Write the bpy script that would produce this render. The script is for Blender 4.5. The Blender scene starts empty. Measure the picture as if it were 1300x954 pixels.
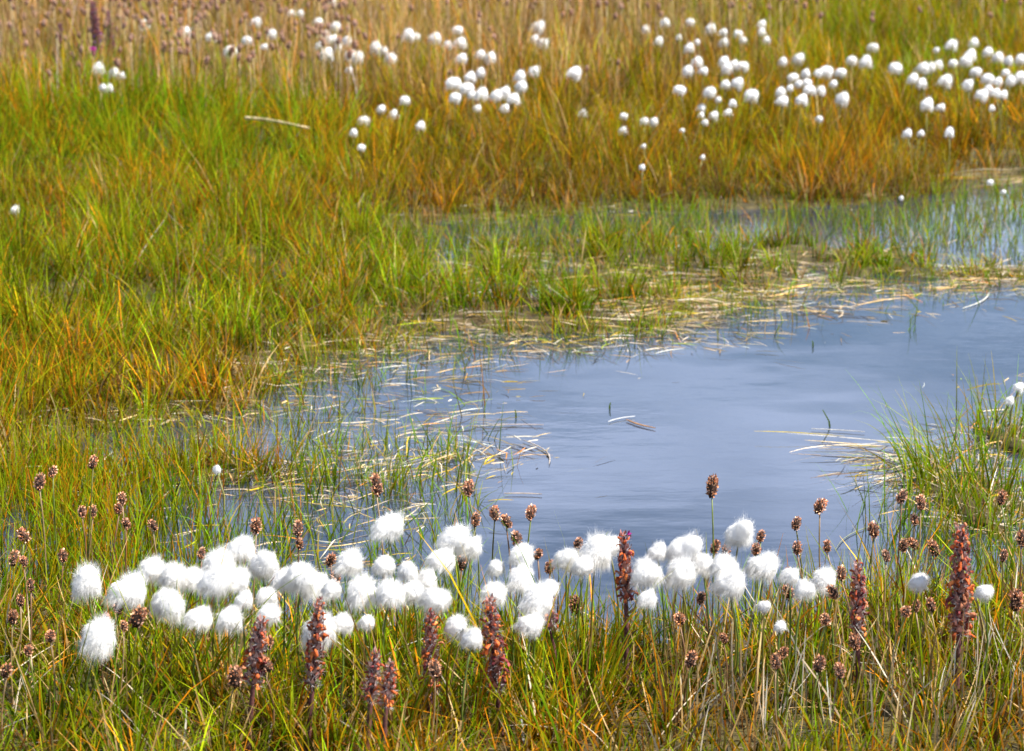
import bpy, math, random
import numpy as np
R = math.radians
rng = np.random.default_rng(7)
random.seed(7)
scene = bpy.context.scene
COL = scene.collection

# ------------------------------------------------------------------ camera
FPX = 3611.0                      # focal length in photograph pixels (100 mm on 36 mm, 1300 px wide)
CX, CY = 650.0, 477.0
PITCH = math.atan(769.0 / FPX)
HC = 0.98
SP, CP = math.sin(PITCH), math.cos(PITCH)
cam_d = bpy.data.cameras.new('camera'); cam = bpy.data.objects.new('camera', cam_d); COL.objects.link(cam)
cam.location = (0, 0, HC); cam.rotation_euler = (math.pi/2 - PITCH, 0, 0)
cam_d.lens = 100; cam_d.sensor_width = 36; cam_d.clip_start = 0.05; cam_d.clip_end = 8000
cam_d.dof.use_dof = True; cam_d.dof.focus_distance = 3.3; cam_d.dof.aperture_fstop = 15
scene.camera = cam

def ray(u, v):
    a = (u-CX)/FPX; b = (v-CY)/FPX
    return np.array([a, CP - b*SP, -SP - b*CP])       # world direction
def at(u, v, h=0.0):
    d = ray(u, v); t = (h-HC)/d[2]
    return np.array([0, 0, HC]) + d*t
def at_y(u, v, y):
    d = ray(u, v); t = y/d[1]
    return np.array([0, 0, HC]) + d*t
def proj(x, y, z=0.0):
    dz = z-HC
    depth = y*CP - dz*SP
    up = y*SP + dz*CP
    return CX + FPX*x/depth, CY - FPX*up/depth
def scale_at(p):
    return FPX/(p[1]*CP - (p[2]-HC)*SP)

# ------------------------------------------------------------------ noise
def vnoise(x, y, s, seed=0):
    r = np.random.default_rng(1000+seed); T = r.random((256, 256))
    x = np.asarray(x, float)/s + 77.3; y = np.asarray(y, float)/s + 31.7
    xi = np.floor(x).astype(int); yi = np.floor(y).astype(int)
    fx = x-xi; fy = y-yi; fx = fx*fx*(3-2*fx); fy = fy*fy*(3-2*fy)
    a = T[xi % 256, yi % 256]; b = T[(xi+1) % 256, yi % 256]; c = T[xi % 256, (yi+1) % 256]; d = T[(xi+1) % 256, (yi+1) % 256]
    return (a*(1-fx)+b*fx)*(1-fy) + (c*(1-fx)+d*fx)*fy
def fbm(x, y, s, seed=0):
    return 0.55*vnoise(x, y, s, seed) + 0.3*vnoise(x, y, s*0.45, seed+1) + 0.15*vnoise(x, y, s*0.2, seed+2)
def sstep(a, b, x):
    t = np.clip((x-a)/(b-a), 0, 1); return t*t*(3-2*t)

# ------------------------------------------------------------------ pond outline (traced on the ground plane)
POND = [(2300, 300), (1300, 350), (1150, 352), (1040, 362), (960, 380), (900, 398), (800, 412), (700, 420), (600, 418), (530, 420), (470, 440), (400, 450),
        (350, 480), (315, 515), (220, 532), (120, 545), (60, 580), (0, 640), (-150, 690), (-500, 700),
        (-500, 745), (-150, 745), (0, 755), (150, 790), (300, 812), (450, 826), (620, 832), (800, 834), (950, 826), (1060, 806), (1200, 778), (1400, 740), (2300, 640)]
CHANNEL = [(485, 298), (540, 284), (640, 276), (800, 268), (1000, 266), (1100, 258), (1200, 240), (1300, 226), (1500, 215), (2300, 205),
           (2300, 300), (1300, 347), (1190, 345), (1150, 322), (1000, 304), (850, 302), (740, 314), (620, 322), (540, 318), (500, 306)]
def poly_w(P): return np.array([at(u, v)[:2] for u, v in P])
def sdist(P, X, Y):
    P = poly_w(P); n = len(P); D = np.full(X.shape, 1e9); ins = np.zeros(X.shape, bool)
    for i in range(n):
        a = P[i]; b = P[(i+1) % n]; e = b-a
        t = np.clip(((X-a[0])*e[0] + (Y-a[1])*e[1])/(e@e), 0, 1)
        D = np.minimum(D, np.hypot(X-a[0]-t*e[0], Y-a[1]-t*e[1]))
        c = ((a[1] > Y) != (b[1] > Y)) & (X < (b[0]-a[0])*(Y-a[1])/(b[1]-a[1]+1e-12)+a[0])
        ins ^= c
    return np.where(ins, D, -D)
GX = np.arange(-4.5, 6.5, 0.025); GY = np.arange(1.5, 14.0, 0.025)
XX, YY = np.meshgrid(GX, GY, indexing='ij')
SD = np.maximum(sdist(POND, XX, YY), sdist(CHANNEL, XX, YY)) + (fbm(XX, YY, 0.35, 3)-0.5)*0.16 + (vnoise(XX, YY, 0.09, 8)-0.5)*0.05
U_, V_ = proj(XX, YY)
ISL = sstep(480, 540, U_)*(1-sstep(1180, 1260, U_))*sstep(290, 305, V_)*(1-sstep(385, 415, V_))
SD = np.maximum(SD, ISL*(vnoise(XX, YY, .13, 15)*.7+vnoise(XX, YY, .05, 16)*.3-.54)*.5-(1-ISL)*9)
def height_from(sd, x, y):
    land = 0.012 + 0.03*sstep(0, 1.2, -sd) + (fbm(x, y, 0.22, 11)-0.5)*0.022*sstep(-0.02, 0.3, -sd)
    wet = -0.02 - 0.10*sstep(0, 0.5, sd)
    t = sstep(-0.035, 0.035, sd)
    return land*(1-t) + wet*t
HH = height_from(SD, XX, YY)
def sample(G, x, y):
    fx = np.clip((np.asarray(x)-GX[0])/0.025, 0, len(GX)-1.001); fy = np.clip((np.asarray(y)-GY[0])/0.025, 0, len(GY)-1.001)
    i = fx.astype(int); j = fy.astype(int); a = fx-i; b = fy-j
    return (G[i, j]*(1-a)+G[i+1, j]*a)*(1-b) + (G[i, j+1]*(1-a)+G[i+1, j+1]*a)*b
def gz(x, y): return float(sample(HH, x, y))

# ------------------------------------------------------------------ mesh helpers
def mesh_from(name, V, Q, mat, col=None, smooth=False, tris=None):
    me = bpy.data.meshes.new(name)
    V = np.asarray(V, np.float32); Q = np.asarray(Q, np.int32) if Q is not None and len(Q) else np.zeros((0, 4), np.int32)
    T = np.asarray(tris, np.int32) if tris is not None and len(tris) else np.zeros((0, 3), np.int32)
    loops = np.concatenate([Q.ravel(), T.ravel()])
    tot = np.concatenate([np.full(len(Q), 4, np.int32), np.full(len(T), 3, np.int32)])
    start = np.concatenate([[0], np.cumsum(tot)[:-1]]).astype(np.int32)
    me.vertices.add(len(V)); me.vertices.foreach_set('co', V.ravel())
    me.loops.add(len(loops)); me.loops.foreach_set('vertex_index', loops.astype(np.int32))
    me.polygons.add(len(tot)); me.polygons.foreach_set('loop_start', start); me.polygons.foreach_set('loop_total', tot)
    if smooth: me.polygons.foreach_set('use_smooth', np.ones(len(tot), bool))
    if col is not None:
        a = me.color_attributes.new('col', 'FLOAT_COLOR', 'POINT')
        c = np.ones((len(V), 4), np.float32); c[:, :3] = col
        a.data.foreach_set('color', c.ravel())
    me.update(calc_edges=True)
    me.materials.append(mat)
    return me
def link(name, me, parent=None, loc=None, label=None, cat=None, group=None, kind=None):
    o = bpy.data.objects.new(name, me); COL.objects.link(o)
    if parent is not None: o.parent = parent
    if loc is not None: o.location = [float(c) for c in loc]
    for k, v in (('label', label), ('category', cat), ('group', group), ('kind', kind)):
        if v: o[k] = v
    return o

def ribbons(P0, az, lean, curve, L, W, c0, c1, nseg=4, tw=None, taper=0.7, kink=None):
    """many blades at once -> V, Q, C"""
    n = len(P0); V = np.zeros((n, nseg+1, 2, 3)); C = np.zeros((n, nseg+1, 2, 3))
    d = np.stack([np.cos(az), np.sin(az), 0*az], 1); up = np.array([0, 0, 1.0])
    if tw is None: tw = rng.uniform(0, math.pi, n)
    p = P0.copy()
    side = np.stack([np.cos(tw), np.sin(tw), 0*tw], 1)
    for k in range(nseg+1):
        t = k/nseg
        w = W*max(0.06, (1-t)**taper)*(0.75+0.25*min(1, t*4))
        V[:, k, 0] = p - side*w[:, None]/2; V[:, k, 1] = p + side*w[:, None]/2
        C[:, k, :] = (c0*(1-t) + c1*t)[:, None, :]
        th = lean + curve*(t+0.5/nseg)**1.3
        if kink is not None: th = np.where(t+0.5/nseg > kink[0], th+kink[1], th)
        p = p + (L/nseg)[:, None]*(np.sin(th)[:, None]*d + np.cos(th)[:, None]*up)
    base = (np.arange(n)*(nseg+1)*2)[:, None] + np.arange(nseg)[None, :]*2
    Q = np.stack([base, base+1, base+3, base+2], -1).reshape(-1, 4)
    return V.reshape(-1, 3), Q, C.reshape(-1, 3)
class Acc:
    def __init__(s): s.V = []; s.Q = []; s.C = []; s.T = []; s.n = 0
    def add(s, V, Q, C, T=None):
        V = np.asarray(V, float).reshape(-1, 3); C = np.asarray(C, float)
        if C.ndim == 1: C = np.tile(C, (len(V), 1))
        s.V.append(V); s.C.append(C)
        if Q is not None and len(Q): s.Q.append(np.asarray(Q)+s.n)
        if T is not None and len(T): s.T.append(np.asarray(T)+s.n)
        s.n += len(V)
    def mesh(s, name, mat, smooth=False):
        return mesh_from(name, np.concatenate(s.V), np.concatenate(s.Q) if s.Q else None, mat, np.concatenate(s.C), smooth, np.concatenate(s.T) if s.T else None)
def tube(pts, rad, sides=6):
    pts = np.asarray(pts, float); n = len(pts); rad = np.broadcast_to(rad, (n,))
    V = []; 
    for i in range(n):
        d = pts[min(i+1, n-1)]-pts[max(i-1, 0)]; d = d/(np.linalg.norm(d)+1e-12)
        a = np.cross(d, [0.3, 1, 0.1]); a /= np.linalg.norm(a); b = np.cross(d, a)
        for k in range(sides):
            t = 2*math.pi*k/sides; V.append(pts[i] + rad[i]*(math.cos(t)*a+math.sin(t)*b))
    Q = [(i*sides+k, i*sides+(k+1) % sides, (i+1)*sides+(k+1) % sides, (i+1)*sides+k) for i in range(n-1) for k in range(sides)]
    c = n*sides; V.append(pts[-1]); T = [((n-1)*sides+k, (n-1)*sides+(k+1) % sides, c) for k in range(sides)]
    return np.array(V), np.array(Q), np.array(T)
def blob(rx, ry, rz, nu=14, nv=9, f=None):
    V = []
    for j in range(nv+1):
        ph = math.pi*j/nv
        for i in range(nu):
            t = 2*math.pi*i/nu; d = np.array([math.sin(ph)*math.cos(t), math.sin(ph)*math.sin(t), math.cos(ph)])
            V.append(f(d) if f else d*[rx, ry, rz])
    Q = [(j*nu+i, (j+1)*nu+i, (j+1)*nu+(i+1) % nu, j*nu+(i+1) % nu) for j in range(nv) for i in range(nu)]
    return np.array(V), np.array(Q)

# ------------------------------------------------------------------ materials
def new_mat(name):
    m = bpy.data.materials.new(name); m.use_nodes = True; nt = m.node_tree; nt.nodes.clear()
    return m, nt, nt.nodes.new('ShaderNodeOutputMaterial')
def leaf_mat(name, trans=0.35, rough=0.55, spec=0.3, var=0.25, nscale=60, tint=None):
    m, nt, out = new_mat(name); N = nt.nodes.new; Lk = nt.links.new
    at_ = N('ShaderNodeAttribute'); at_.attribute_name = 'col'
    tc = N('ShaderNodeTexCoord'); nz = N('ShaderNodeTexNoise'); nz.inputs['Scale'].default_value = nscale; nz.inputs['Detail'].default_value = 3
    Lk(tc.outputs['Object'], nz.inputs['Vector'])
    mr = N('ShaderNodeMapRange'); mr.inputs['From Min'].default_value = 0.3; mr.inputs['From Max'].default_value = 0.7
    mr.inputs['To Min'].default_value = 1-var; mr.inputs['To Max'].default_value = 1+var; Lk(nz.outputs['Fac'], mr.inputs['Value'])
    hs = N('ShaderNodeVectorMath'); hs.operation = 'SCALE'; Lk(at_.outputs['Color'], hs.inputs[0]); Lk(mr.outputs['Result'], hs.inputs['Scale'])
    pb = N('ShaderNodeBsdfPrincipled'); pb.inputs['Roughness'].default_value = rough
    pb.inputs['Specular IOR Level'].default_value = spec; Lk(hs.outputs['Vector'], pb.inputs['Base Color'])
    tr = N('ShaderNodeBsdfTranslucent'); Lk(hs.outputs['Vector'], tr.inputs['Color'])
    mx = N('ShaderNodeMixShader'); mx.inputs[0].default_value = trans
    Lk(pb.outputs[0], mx.inputs[1]); Lk(tr.outputs[0], mx.inputs[2]); Lk(mx.outputs[0], out.inputs['Surface'])
    return m
M_grass = leaf_mat('grass_blade', 0.42, 0.6, 0.04)
M_straw = leaf_mat('dry_straw', 0.15, 0.75, 0.2, 0.3, 90)
M_stem = leaf_mat('green_stem', 0.1, 0.45, 0.4, 0.2, 80)
M_husk = leaf_mat('seed_husk', 0.15, 0.8, 0.1, 0.35, 400)
M_spike = leaf_mat('wilted_flower', 0.2, 0.7, 0.2, 0.35, 250)
M_wool = leaf_mat('grey_wool', 0.3, 0.9, 0.05, 0.1, 200)
def cotton_mat():
    m, nt, out = new_mat('white_cotton'); N = nt.nodes.new; Lk = nt.links.new
    tc = N('ShaderNodeTexCoord'); nz = N('ShaderNodeTexNoise'); nz.inputs['Scale'].default_value = 160; nz.inputs['Detail'].default_value = 4
    Lk(tc.outputs['Object'], nz.inputs['Vector'])
    cr = N('ShaderNodeValToRGB'); cr.color_ramp.elements[0].position = 0.3; cr.color_ramp.elements[0].color = (0.74, 0.71, 0.67, 1)
    cr.color_ramp.elements[1].position = 0.6; cr.color_ramp.elements[1].color = (0.86, 0.85, 0.82, 1); Lk(nz.outputs['Fac'], cr.inputs[0])
    df = N('ShaderNodeBsdfDiffuse'); tr = N('ShaderNodeBsdfTranslucent'); mx = N('ShaderNodeMixShader'); mx.inputs[0].default_value = 0.3
    Lk(cr.outputs[0], df.inputs[0]); Lk(cr.outputs[0], tr.inputs[0]); Lk(df.outputs[0], mx.inputs[1]); Lk(tr.outputs[0], mx.inputs[2]); Lk(mx.outputs[0], out.inputs[0])
    return m
M_cotton = cotton_mat()
def ground_mat():
    m, nt, out = new_mat('marsh_soil'); N = nt.nodes.new; Lk = nt.links.new
    at_ = N('ShaderNodeAttribute'); at_.attribute_name = 'col'
    tc = N('ShaderNodeTexCoord'); nz = N('ShaderNodeTexNoise'); nz.inputs['Scale'].default_value = 35; nz.inputs['Detail'].default_value = 8
    Lk(tc.outputs['Object'], nz.inputs['Vector'])
    cr = N('ShaderNodeValToRGB'); e = cr.color_ramp.elements
    e[0].position = 0.3; e[0].color = (0.35, 0.33, 0.25, 1); e[1].position = 0.7; e[1].color = (1.5, 1.4, 1.1, 1); Lk(nz.outputs['Fac'], cr.inputs[0])
    mu = N('ShaderNodeVectorMath'); mu.operation = 'MULTIPLY'; Lk(at_.outputs['Color'], mu.inputs[0]); Lk(cr.outputs[0], mu.inputs[1])
    pb = N('ShaderNodeBsdfPrincipled'); pb.inputs['Roughness'].default_value = 0.85; Lk(mu.outputs['Vector'], pb.inputs['Base Color'])
    bp = N('ShaderNodeBump'); bp.inputs['Strength'].default_value = 0.6; bp.inputs['Distance'].default_value = 0.01; Lk(nz.outputs['Fac'], bp.inputs['Height']); Lk(bp.outputs[0], pb.inputs['Normal'])
    Lk(pb.outputs[0], out.inputs[0]); return m
def water_mat():
    m, nt, out = new_mat('pond_water'); N = nt.nodes.new; Lk = nt.links.new
    tc = N('ShaderNodeTexCoord')
    def nz(sc, vec, det=2):
        mp = N('ShaderNodeMapping'); mp.inputs['Scale'].default_value = vec; Lk(tc.outputs['Object'], mp.inputs['Vector'])
        n = N('ShaderNodeTexNoise'); n.inputs['Scale'].default_value = sc; n.inputs['Detail'].default_value = det; Lk(mp.outputs[0], n.inputs['Vector']); return n.outputs['Fac']
    big = nz(3.0, (1, 0.9, 1)); fine = nz(16.0, (0.7, 1.4, 1), 3); patch = nz(0.9, (1, 1, 1), 1)
    pr = N('ShaderNodeMapRange'); pr.inputs['From Min'].default_value = 0.42; pr.inputs['From Max'].default_value = 0.62; Lk(patch, pr.inputs['Value'])
    mm = N('ShaderNodeMath'); mm.operation = 'MULTIPLY'; Lk(fine, mm.inputs[0]); Lk(pr.outputs[0], mm.inputs[1])
    b1 = N('ShaderNodeBump'); b1.inputs['Strength'].default_value = 0.5; b1.inputs['Distance'].default_value = 0.0009; Lk(mm.outputs[0], b1.inputs['Height'])
    b2 = N('ShaderNodeBump'); b2.inputs['Strength'].default_value = 0.5; b2.inputs['Distance'].default_value = 0.0035; Lk(big, b2.inputs['Height']); Lk(b1.outputs[0], b2.inputs['Normal'])
    fr = N('ShaderNodeFresnel'); fr.inputs['IOR'].default_value = 1.42; Lk(b2.outputs[0], fr.inputs['Normal'])
    gl = N('ShaderNodeBsdfGlossy'); gl.inputs['Roughness'].default_value = 0.01; gl.inputs['Color'].default_value = (1, 1, 1, 1); Lk(b2.outputs[0], gl.inputs['Normal'])
    tr = N('ShaderNodeBsdfTransparent'); tr.inputs['Color'].default_value = (0.45, 0.5, 0.5, 1)
    df = N('ShaderNodeBsdfDiffuse'); df.inputs['Color'].default_value = (.06, .085, .14, 1); mb = N('ShaderNodeMixShader'); mb.inputs[0].default_value = .35; Lk(tr.outputs[0], mb.inputs[1]); Lk(df.outputs[0], mb.inputs[2])
    mx = N('ShaderNodeMixShader'); Lk(fr.outputs[0], mx.inputs[0]); Lk(mb.outputs[0], mx.inputs[1]); Lk(gl.outputs[0], mx.inputs[2]); Lk(mx.outputs[0], out.inputs[0])
    return m

# ------------------------------------------------------------------ ground and water
def build_ground():
    gx = np.concatenate([[-3000, -800, -200, -60, -20, -9, -6], GX[::1], [8, 11, 20, 60, 200, 800, 3000]])
    gy = np.concatenate([[-3000, -500, -80, -15, -3, 0, 0.8], GY[::1], [15, 17, 22, 40, 100, 300, 900, 3000]])
    X, Y = np.meshgrid(gx, gy, indexing='ij')
    inner = (X >= GX[0]) & (X <= GX[-1]) & (Y >= GY[0]) & (Y <= GY[-1])
    sd = np.where(inner, sample(SD, X, Y), -1.0)
    Z = np.where(inner, sample(HH, X, Y), 0.04)
    edge = np.where(inner, 0, 1)
    Z = np.where(edge == 1, 0.03, Z)
    V = np.stack([X, Y, Z], -1).reshape(-1, 3)
    nx, ny = X.shape; idx = np.arange(nx*ny).reshape(nx, ny)
    Q = np.stack([idx[:-1, :-1], idx[1:, :-1], idx[1:, 1:], idx[:-1, 1:]], -1).reshape(-1, 4)
    u, v = proj(X, Y)
    n = fbm(X, Y, 0.5, 21)[..., None]
    moss = np.array([0.040, 0.045, 0.004])*(1-n) + np.array([0.065, 0.036, 0.006])*n
    mud = np.array([0.055, 0.045, 0.032])
    w = sstep(-0.04, 0.05, sd)[..., None]
    c = moss*(1-w)+mud*w
    me = mesh_from('ground', V, Q, ground_mat(), c.reshape(-1, 3), True)
    link('ground', me, kind='structure')
    wx0, wx1, wy0, wy1 = -4.4, 6.4, 1.7, 13.6
    nxw, nyw = 30, 30
    X, Y = np.meshgrid(np.linspace(wx0, wx1, nxw), np.linspace(wy0, wy1, nyw), indexing='ij')
    V = np.stack([X, Y, 0*X], -1).reshape(-1, 3); idx = np.arange(nxw*nyw).reshape(nxw, nyw)
    Q = np.stack([idx[:-1, :-1], idx[1:, :-1], idx[1:, 1:], idx[:-1, 1:]], -1).reshape(-1, 4)
    link('water', mesh_from('water', V, Q, water_mat()), kind='structure')
build_ground()

# ------------------------------------------------------------------ grass
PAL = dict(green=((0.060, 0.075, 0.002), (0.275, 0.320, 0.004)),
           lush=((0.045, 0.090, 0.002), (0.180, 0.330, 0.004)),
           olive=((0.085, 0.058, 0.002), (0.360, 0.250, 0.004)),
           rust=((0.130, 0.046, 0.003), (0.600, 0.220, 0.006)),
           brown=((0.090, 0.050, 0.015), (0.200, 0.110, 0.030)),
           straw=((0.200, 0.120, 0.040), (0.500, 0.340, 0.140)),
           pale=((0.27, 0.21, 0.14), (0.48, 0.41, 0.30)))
KEYS = list(PAL); PC = np.array([PAL[k] for k in KEYS])
def colours(w, n):
    """w: (n, len(KEYS)) weights -> base and tip colour per blade"""
    w = w/w.sum(1, keepdims=True); cs = np.cumsum(w, 1); r = rng.random((n, 1)); k = (r > cs).sum(1).clip(0, len(KEYS)-1)
    c = PC[k]; br = rng.uniform(0.45, 1.55, (n, 1)); hue = rng.normal(0, 0.08, (n, 1))
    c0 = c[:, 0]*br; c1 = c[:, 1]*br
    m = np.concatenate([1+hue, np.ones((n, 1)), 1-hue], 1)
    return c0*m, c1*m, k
def W(**k):
    a = np.zeros(len(KEYS))
    for q, v in k.items(): a[KEYS.index(q)] = v
    return a
def scatter(u0, v0, u1, v1, n):
    """uniform on the ground over the patch the traced rectangle covers"""
    A = at(0, v0); B = at(0, v1); xl = min(at(u0, v0)[0], at(u0, v1)[0]); xr = max(at(u1, v0)[0], at(u1, v1)[0])
    y = rng.uniform(B[1], A[1], n*2); x = rng.uniform(xl, xr, n*2)
    u, v = proj(x, y); k = (u > u0) & (u < u1); return x[k], y[k], u[k], v[k]
def box(y0, y1, xm, dens):
    """world box with |x| < xm(y) margin"""
    n = int((y1-y0)*2*xm*dens); return rng.uniform(-xm, xm, n), rng.uniform(y0, y1, n)

def meadow():
    acc = Acc()
    # world slabs with density falling with distance
    for (y0, y1, dens, beyond) in ((2.25, 3.6, 23000, 0), (3.6, 5.0, 23000, 0), (5.0, 7.0, 17000, 0), (7.0, 9.5, 11500, 0), (9.5, 13.4, 5500, 0),
                           (1.2, 2.25, 5000, 1.2), (2.25, 3.6, 5500, 1.6), (3.6, 5.0, 5000, 1.7), (5.0, 7.0, 4200, 1.8), (7.0, 9.5, 3200, 2.0), (9.5, 13.4, 1900, 2.2), (13.4, 17.5, 1300, 2.2)):
        xm0 = y1*0.18*1.12 + 0.25; xm = xm0+beyond
        x, y = box(y0, y1, xm, dens)
        if beyond and 2 < y0 < 13:      # the meadow carries on, more thinly, on both sides
            q = np.abs(x) > xm0; x, y = x[q], y[q]
        # three blades in four belong to a tuft: gather them round its centre
        N0 = len(x); nt = max(1, int(N0/np.interp(y0, [2, 7, 12], [75, 60, 45]))); tx, ty = x[rng.integers(0, N0, nt)], y[rng.integers(0, N0, nt)]*1.0
        ti = rng.integers(0, nt, N0); tr = rng.uniform(.006, .022, nt)*np.interp(y0, [2, 12], [1, 1.7]); tuft = rng.random(N0) < .74
        ox = rng.normal(0, 1, N0)*tr[ti]; oy = rng.normal(0, 1, N0)*tr[ti]
        # centres drawn as pairs so that they keep the even spread of the slab
        tx = rng.uniform(-xm, xm, nt) if not (beyond and 2 < y0 < 13) else rng.uniform(xm0, xm, nt)*rng.choice([-1, 1], nt); ty = rng.uniform(y0, y1, nt)
        x = np.where(tuft, tx[ti]+ox, x); y = np.where(tuft, ty[ti]+oy, y)
        t_az = np.arctan2(oy, ox)+rng.normal(0, .5, N0); t_h = np.exp(rng.normal(0, .26, nt))[ti]; t_b = np.exp(rng.normal(0, .28, nt))[ti]; t_w = np.exp(rng.normal(0, .75, (nt, len(KEYS))))[ti]
        t_l = np.hypot(ox, oy)/tr[ti]
        # clumping
        cl = vnoise(x, y, 0.045, 31)*0.6 + vnoise(x, y, 0.13, 32)*0.4
        keep = rng.random(len(x)) < np.clip(0.22+1.4*(cl-0.25), 0.12, 1)
        TF = [q[keep] for q in (tuft, t_az, t_h, t_b, t_w, t_l)]
        x = x[keep]; y = y[keep]
        sd = sample(SD, x, y); u, v = proj(x, y)
        # how far blades grow into the water
        reach = np.where(v < 420, 0.03, 0.02)
        p = 1-sstep(-0.03, 0.05, sd-reach*rng.random(len(x)))
        keep = rng.random(len(x)) < p
        x, y, u, v, sd = x[keep], y[keep], u[keep], v[keep], sd[keep]
        tuft, t_az, t_h, t_b, t_w, t_l = [q[keep] for q in TF]
        n = len(x)
        nb = fbm(x, y*0.6, 0.7, 41); nb2 = vnoise(x, y, 0.18, 44)
        w = np.zeros((n, len(KEYS))); L = np.zeros(n)
        top = 1-sstep(120, 175, v - 15*(nb-.5)*4)
        leftness = 1-sstep(330, 520, u + (nb-.5)*200)
        rightness = sstep(820, 1050, u + (nb-.5)*200)
        near = sstep(690, 740, v)
        isl = sstep(285, 320, v)*(1-sstep(400, 440, v))*sstep(430, 520, u)
        # far dry band
        zones = []
        zones.append((top*(1-rightness), W(straw=3.2, olive=2.2, green=1.2, rust=0.8, brown=1.0), 0.125))
        zones.append((top*rightness, W(green=3.2, olive=3.0, rust=0.7, straw=0.5, lush=1.5), 0.12))
        mid = (1-top)*(1-near)
        lush = leftness*sstep(120, 170, v)*(1-sstep(235, 285, v+(nb-.5)*60))
        zones.append((mid*lush*1.2, W(lush=4, green=2.6, olive=2.6, rust=1.6), 0.12))
        cr = (1-leftness)*(1-sstep(262, 300, v))
        zones.append((mid*cr*0.9, W(rust=2.0, olive=4.2, green=1.5, brown=1.3, straw=0.3), 0.105))
        ll = leftness*sstep(235, 285, v)
        zones.append((mid*ll*nb2, W(olive=3, green=6.0, rust=0.9, lush=1.6, brown=0.3, straw=0.2), 0.105))
        zones.append((mid*ll*(1-nb2)*(1-sstep(300, 360, v)), W(olive=2.5, green=1, rust=3.2, brown=1.2, straw=0.6), 0.075))
        bank = leftness*sstep(455, 490, v)*(1-sstep(535, 560, v)); zones.append((mid*bank*2, W(rust=4, brown=3, olive=3, green=1.2), .06))
        zones.append((mid*ll*(1-nb2)*(sstep(300, 360, v)), W(olive=2.6, green=5.2, rust=0.8, lush=1.6, straw=0.2), 0.095))
        zones.append((isl*5, W(green=8, lush=3, olive=1.6, straw=0.4, rust=0.3), 0.066))
        zones.append((mid*(1-leftness)*sstep(265, 300, v)*0.6, W(olive=3, green=3, rust=1.5, straw=1.2), 0.07))
        zones.append((near*nb2*1.3, W(green=6.5, lush=3, olive=1.8, straw=0.35, rust=0.6), 0.080))
        zones.append((near*(1-nb2), W(olive=2.2, green=3.8, rust=1.9, straw=0.6, brown=0.9), 0.068))
        tw_ = np.zeros(n)+1e-6
        for z, wt, l in zones:
            w += z[:, None]*wt; L += z*l; tw_ += z
        L = L/tw_; w += 1e-4
        for j in range(len(KEYS)): w[:, j] *= np.exp(3.2*(0.6*vnoise(x, y, .28, 140+j)+.4*vnoise(x, y, .07, 160+j)-.5))
        L = L*np.clip(rng.normal(0.85, 0.3, n), 0.25, 1.7)*(0.45+0.75*vnoise(x, y, 0.3, 52)+0.4*vnoise(x, y, 0.07, 53))
        # shorter and browner right at the shore
        sh = sstep(-0.10, 0.0, sd); L *= 1-0.25*sh
        w[:, KEYS.index('straw')] += sh*w.sum(1)*0.18; w[:, KEYS.index('brown')] += sh*w.sum(1)*0.12
        w *= np.where(tuft[:, None], t_w, 1); L *= np.where(tuft, t_h, .85)
        c0, c1, k = colours(w, n); tb = np.where(tuft, t_b, .9)[:, None]; c0 = c0*tb; c1 = c1*tb
        lean = np.abs(rng.normal(0.14, 0.26, n)); curve = np.abs(rng.normal(0.40, 0.45, n))
        Wd = (1.7 if beyond else 1)*rng.uniform(0.0016, 0.0036, n)*np.where(y > 7, 1.35, 1.1)
        P0 = np.stack([x, y, sample(HH, x, y)-0.004], 1)
        az = np.where(tuft, t_az, rng.uniform(0, 2*math.pi, n)); lean = np.where(tuft, .05+.22*t_l*rng.uniform(.5, 1.4, n), lean*1.2)
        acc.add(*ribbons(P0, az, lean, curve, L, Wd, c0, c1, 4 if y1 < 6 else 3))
        # low dead thatch under the blades
        m = n//5; i = rng.integers(0, n, m)
        P0 = P0[i] + np.stack([rng.normal(0, .01, m), rng.normal(0, .01, m), rng.uniform(0.006, 0.03, m)], 1)
        c0, c1, _ = colours(np.tile(W(straw=0.9, brown=3.5, rust=1.6, pale=0.2, olive=2), (m, 1)), m)
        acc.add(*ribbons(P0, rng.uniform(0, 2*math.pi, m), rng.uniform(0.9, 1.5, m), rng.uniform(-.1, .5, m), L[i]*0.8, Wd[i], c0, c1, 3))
    return acc
g = meadow()
link('grass', g.mesh('grass', M_grass), kind='stuff', label='green, olive and rust coloured grass covering the banks of the pond', cat='grass')

def bright(c, f): return c*f

# dry stalks beyond count at the top of the meadow (bare straw)
def dry_band():
    acc = Acc()
    n = 40000
    x = rng.uniform(-3.4, 2.9, n); y = rng.uniform(7.4, 14.6, n); u, v = proj(x, y)
    nb = fbm(x, y, 0.6, 61)
    d = (1-sstep(760, 1020, u+(nb-.5)*300))*(1-sstep(150, 195, v+(nb-.5)*60 + 10*sstep(430, 600, u)))*1.0
    d += 0.10*(1-sstep(60, 130, v))
    k = (rng.random(n) < d*0.62*np.clip(0.4+1.6*(vnoise(x, y, 0.12, 63)-.2), 0, 1)) & (sample(SD, x, y) < 0)
    x, y, u = x[k], y[k], u[k]; n = len(x)
    c0, c1, _ = colours(np.tile(W(straw=5, pale=0.7, brown=1.6, rust=0.8, olive=1.8), (n, 1)), n)
    L = np.clip(rng.normal(0.17, 0.05, n), .08, .28)
    acc.add(*ribbons(np.stack([x, y, sample(HH, x, y)], 1), rng.uniform(0, 6.28, n), np.abs(rng.normal(0.05, 0.12, n)), rng.normal(0.1, 0.15, n), L, rng.uniform(.0018, .0034, n), c0*[1.45, 1.2, 1.3], c1*[1.12, .98, 1.15], 3, taper=0.3))
    return acc
link('dry_grass', dry_band().mesh('dry_grass', M_straw), kind='stuff', label='dense dry straw coloured grass at the back of the meadow', cat='dry grass')

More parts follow.
